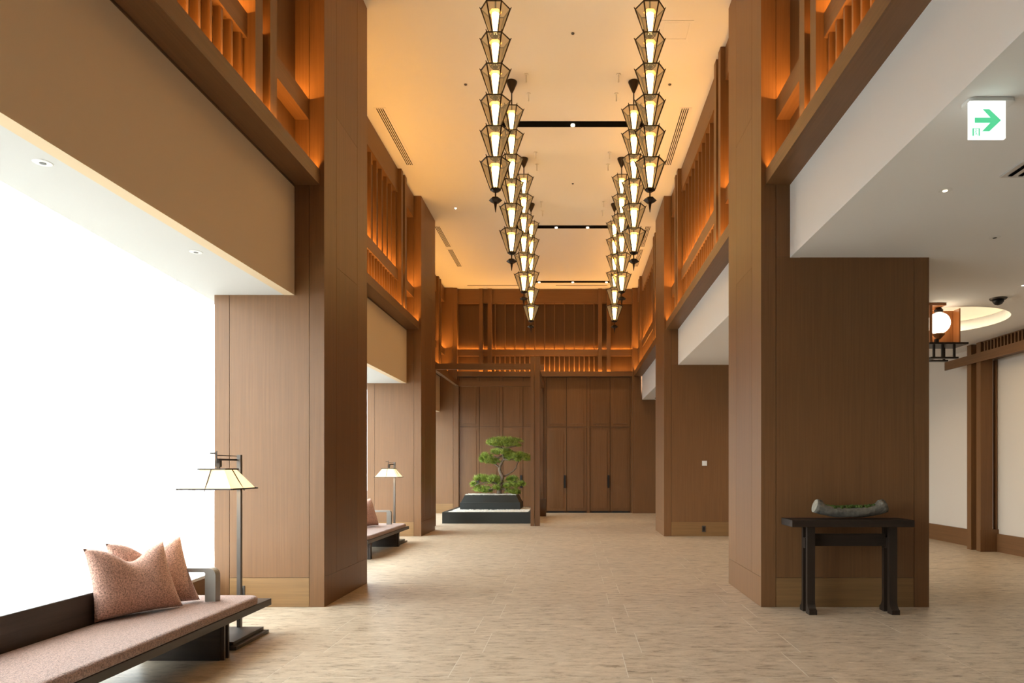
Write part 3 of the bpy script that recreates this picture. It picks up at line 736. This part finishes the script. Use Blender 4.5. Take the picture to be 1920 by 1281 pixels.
# ------------------------------------------------------------------ bonsai, planter, plinth
t = tag(obj('plinth', B((-3.277, -1.057, 16.99, 19.45, 0, .255), (-3.277, -1.057, 16.99, 17.07, .255, .285), (-3.277, -1.057, 19.37, 19.45, .255, .285), (-3.277, -3.2, 17.07, 19.37, .255, .285), (-1.13, -1.057, 17.07, 19.37, .255, .285)), M['granite']), 'low wide black stone plinth filled with pale pebbles', 'plinth')
def pebbles(x0, x1, y0, y1, z, n, lab, hole=None, s=.024):
    bm = bmesh.new()
    for i in range(n):
        x, y = random.uniform(x0, x1), random.uniform(y0, y1)
        if hole and hole[0] < x < hole[1] and hole[2] < y < hole[3]: continue
        r = random.uniform(.6, 1.1)*s; a = random.uniform(0, PI)
        mt = Matrix.Translation((x, y, z+random.uniform(0, .012))) @ Matrix.Rotation(a, 4, 'Z') @ Matrix.Diagonal((r*1.2, r*.9, r*.65, 1))
        ps = [bm.verts.new(mt @ Vector(v)) for v in ((1, 0, 0), (0, 1, 0), (-1, 0, 0), (0, -1, 0), (0, 0, 1))]
        for q in ((0, 1, 4), (1, 2, 4), (2, 3, 4), (3, 0, 4)): bm.faces.new([ps[w] for w in q])
    return tag(obj('pebbles', bm, M['pebble']), lab, 'pebbles', None, 'stuff')
pebbles(-3.19, -1.14, 17.08, 19.36, .257, 6500, 'pale pebbles filling the wide black plinth', (-3.02, -1.44, 18.25, 19.2))
pl = thing('planter', 'stepped black stone planter holding the bonsai on the pebble plinth', 'planter', (-2.23, 18.75, .257))
def frust(z0, z1, a, b, d0, d1):
    bm = bmesh.new(); lo = [bm.verts.new((sx*a, sy*d0, z0)) for sx, sy in ((-1, -1), (1, -1), (1, 1), (-1, 1))]; hi = [bm.verts.new((sx*b, sy*d1, z1)) for sx, sy in ((-1, -1), (1, -1), (1, 1), (-1, 1))]
    bm.faces.new(lo[::-1]); bm.faces.new(hi)
    for i in range(4): bm.faces.new((lo[i], lo[(i+1) % 4], hi[(i+1) % 4], hi[i]))
    return bm
obj('lower_block', frust(0, .205, .81, .81, .50, .50), M['granite'], pl)
obj('upper_block', frust(.205, .395, .79, .70, .48, .40), M['granite'], pl)
obj('soil', B((-.66, .66, -.37, .37, .395, .402)), M['soil'], pl)
pebbles(-2.93, -1.55, 18.36, 19.1, .658, 1500, 'pale pebbles around the bonsai trunk in the planter', None, .022)

tr = thing('bonsai_tree', 'pruned pine bonsai with layered green pads in the black planter', 'tree', (-2.03, 18.72, .657))
Q = .0023
def UV(u, v, y=0): return Vector((Q*(u-490), y, Q*(820-v)))
tp = [(490, 835), (488, 780), (500, 720), (518, 660), (530, 605), (508, 560), (494, 520), (498, 480), (520, 430), (545, 395), (532, 345), (540, 285), (535, 240)]
rad = [.085, .065, .058, .054, .050, .046, .043, .041, .038, .034, .028, .022, .014]
obj('trunk', tube([UV(*p, .05*math.sin(i)) for i, p in enumerate(tp)], rad, 12), M['bark'], tr, True)
brs = [[(530, 605), (590, 580), (650, 540), (688, 500), (705, 440), (740, 400)], [(500, 500), (440, 455), (370, 420), (320, 400)], [(545, 395), (600, 400), (680, 390)], [(535, 345), (480, 380), (430, 360)],
       [(505, 700), (430, 680), (340, 670), (240, 690), (200, 710)], [(510, 690), (600, 680), (680, 660), (770, 710)], [(495, 740), (420, 745), (320, 770)], [(500, 740), (580, 770), (640, 790)], [(540, 270), (620, 250), (700, 235)], [(535, 260), (450, 245), (380, 225)]]
for b in brs:
    nb = len(b); obj('branch', tube([UV(*p, .12*i/nb*(-1 if k_ % 2 else 1)) for i, (p, k_) in enumerate((q, len(b)) for q in b)], [.026*(1-.75*i/nb) for i in range(nb)], 8), M['bark'], tr, True)
pads = [(535, 205, 212, 62, 900), (515, 315, 110, 42, 380), (335, 405, 80, 75, 420), (430, 430, 70, 40, 160), (710, 385, 155, 62, 620), (590, 350, 70, 50, 200), (270, 640, 92, 42, 330), (405, 665, 115, 62, 480), (190, 712, 48, 32, 140), (290, 770, 115, 42, 360), (455, 745, 55, 35, 120), (655, 650, 75, 42, 280), (620, 718, 110, 36, 340), (755, 705, 52, 28, 150), (640, 790, 90, 36, 260)]
random.seed(11)
for u, v, hw, hh, nt_ in pads:
    clump = [(random.uniform(0, 2*PI), math.sqrt(random.random()), random.uniform(-.45, .9)) for _ in range(max(6, nt_//26))]
    bm = bmesh.new(); c = UV(u, v, random.uniform(-.08, .08)); A, Bz, D = hw*Q, hh*Q, max(hw*Q*.75, .1)
    for i in range(nt_):
        if random.random() < .8:
            c0 = random.choice(clump); px_, py_ = c0[1]*math.cos(c0[0])+random.gauss(0, .085), c0[1]*math.sin(c0[0])+random.gauss(0, .085)
            th_ = math.atan2(py_, px_); rr = math.hypot(px_, py_); zz = max(-.6, min(1.05, c0[2]+random.gauss(0, .16)))
        else: th_ = random.uniform(0, 2*PI); rr = math.sqrt(random.random()); zz = random.uniform(-.5, .9)
        lim = max(.25, math.sqrt(max(0, 1-zz*zz)))+.1 if zz > 0 else 1-.3*abs(zz)
        if rr > lim: rr = lim*random.uniform(.8, 1)
        nz_ = 1+.12*math.sin(3*th_+u)
        p = c + Vector((A*rr*math.cos(th_)*nz_, D*rr*math.sin(th_), Bz*zz))
        ax = Vector((math.cos(th_)*rr*.9, math.sin(th_)*rr*.9, .75+random.uniform(-.3, .3))).normalized()
        o1 = ax.orthogonal().normalized(); o2 = ax.cross(o1)
        for k in range(9):
            a_ = 2*PI*k/9+random.random(); dr = (ax*random.uniform(.35, 1.0)+(o1*math.cos(a_)+o2*math.sin(a_))*.75).normalized()
            ln = random.uniform(.055, .11); sd = dr.cross(Vector((random.uniform(-1, 1), random.uniform(-1, 1), random.uniform(-1, 1)))).normalized()*.0042
            bm.faces.new([bm.verts.new(q) for q in (p-sd, p+sd, p+dr*ln)])
    me = bpy.data.meshes.new('foliage'); bm.to_mesh(me); bm.free(); me.materials.append(M['needles'])
    o = bpy.data.objects.new('foliage', me); COL.objects.link(o); o.parent = tr; o['kind'] = 'stuff'

# ------------------------------------------------------------------ gate frame along the right wall
g = thing('gate_frame', 'dark wood gate frame with lintel and slatted top on the pale right wall', 'gate frame', (6.78, 11.3, 0))
for a in (-.04, .23):
    pz = obj('post', B((0, .20 if a < 0 else .14, a, a+.12, 0, LOWR-.003)), M['wood'], g)
obj('post_base', B((-.008, .295, -.05, -.0405, 0, .37), (.2005, .295, -.0405, .10, 0, .37)), M['wood'], g)
obj('lintel', B((-.03, -.001, -5.5, 1.0, 3.16, 3.31), (-.001, .24, -5.5, -.0405, 3.20, 3.31)), M['wood_rail'], g)
obj('top_rail', B((.02, .10, -5.5, -.05, LOWR-.02, LOWR-.001)), M['wood_rail'], g)
pr = None
for k in range(42):
    if pr is None: pr = obj('slat', B((.0, .05, 0, .032, 3.31, LOWR-.021)), M['wood'], g); pr.location = (0, -.16, 0)
    else: copy(pr, (0, -.16-.085*k, 0))
obj('back_panel', B((.25, .262, -5.5, -.0, 3.20, LOWR-.002)), M['darkwood'], g)
obj('jamb', B((.262, .29, -.02, .05, .37, 3.19)), M['wood'], g)

# ------------------------------------------------------------------ hanging globe lantern behind the console pillar
l = thing('wall_lantern', 'lit round globe lantern in a copper wood box behind the right pillar', 'lantern', (4.75, 8.75, 0))
obj('back_board', B((-.22, .27, .16, .18, 2.99, 3.46)), M['copper'], l)
obj('side_board', B((.253, .27, .02, .1595, 2.99, 3.46)), M['copper'], l)
obj('front_board', B((-.22, -.19, -.16, -.14, 2.99, 3.46)), M['copper'], l)
obj('canopy', B((-.22, .0, -.139, .159, 3.462, LOWR-.001)), M['copper'], l)
gb = bmesh.new(); bmesh.ops.create_uvsphere(gb, u_segments=28, v_segments=18, radius=.138, matrix=Matrix.Translation((-.024, .0, 3.262)))
obj('globe', gb, M['globe'], l, True)
obj('cap', lathe([(.05, 3.40), (.055, 3.43), (.03, 3.461)], 16, c=(-.024, 0)), M['bronze'], l)
obj('saucer', lathe([(.02, 3.055), (.075, 3.115), (.075, 3.125)], 16, c=(-.024, 0)), M['copper'], l)
obj('base_plate', B((-.22, .27, -.16, .18, 2.965, 2.988), (-.07, -.03, -.02, .02, 2.989, 3.06)), M['bronze'], l)
for x, y in ((-.15, -.12), (-.04, -.12), (.11, -.12), (-.15, .12), (.11, .12)):
    obj('leg', B((x-.012, x+.012, y-.012, y+.012, 2.805, 2.9645)), M['bronze'], l)
obj('lower_ring', B((-.2, .15, -.15, -.09, 2.785, 2.8045), (-.2, .15, .09, .15, 2.785, 2.8045), (-.18, -.12, -.09, .09, 2.785, 2.8045)), M['bronze'], l)
d = bpy.data.lights.new('globe_bulb', 'POINT'); d.energy = 8; d.color = (1, .75, .45); d.shadow_soft_size = .1
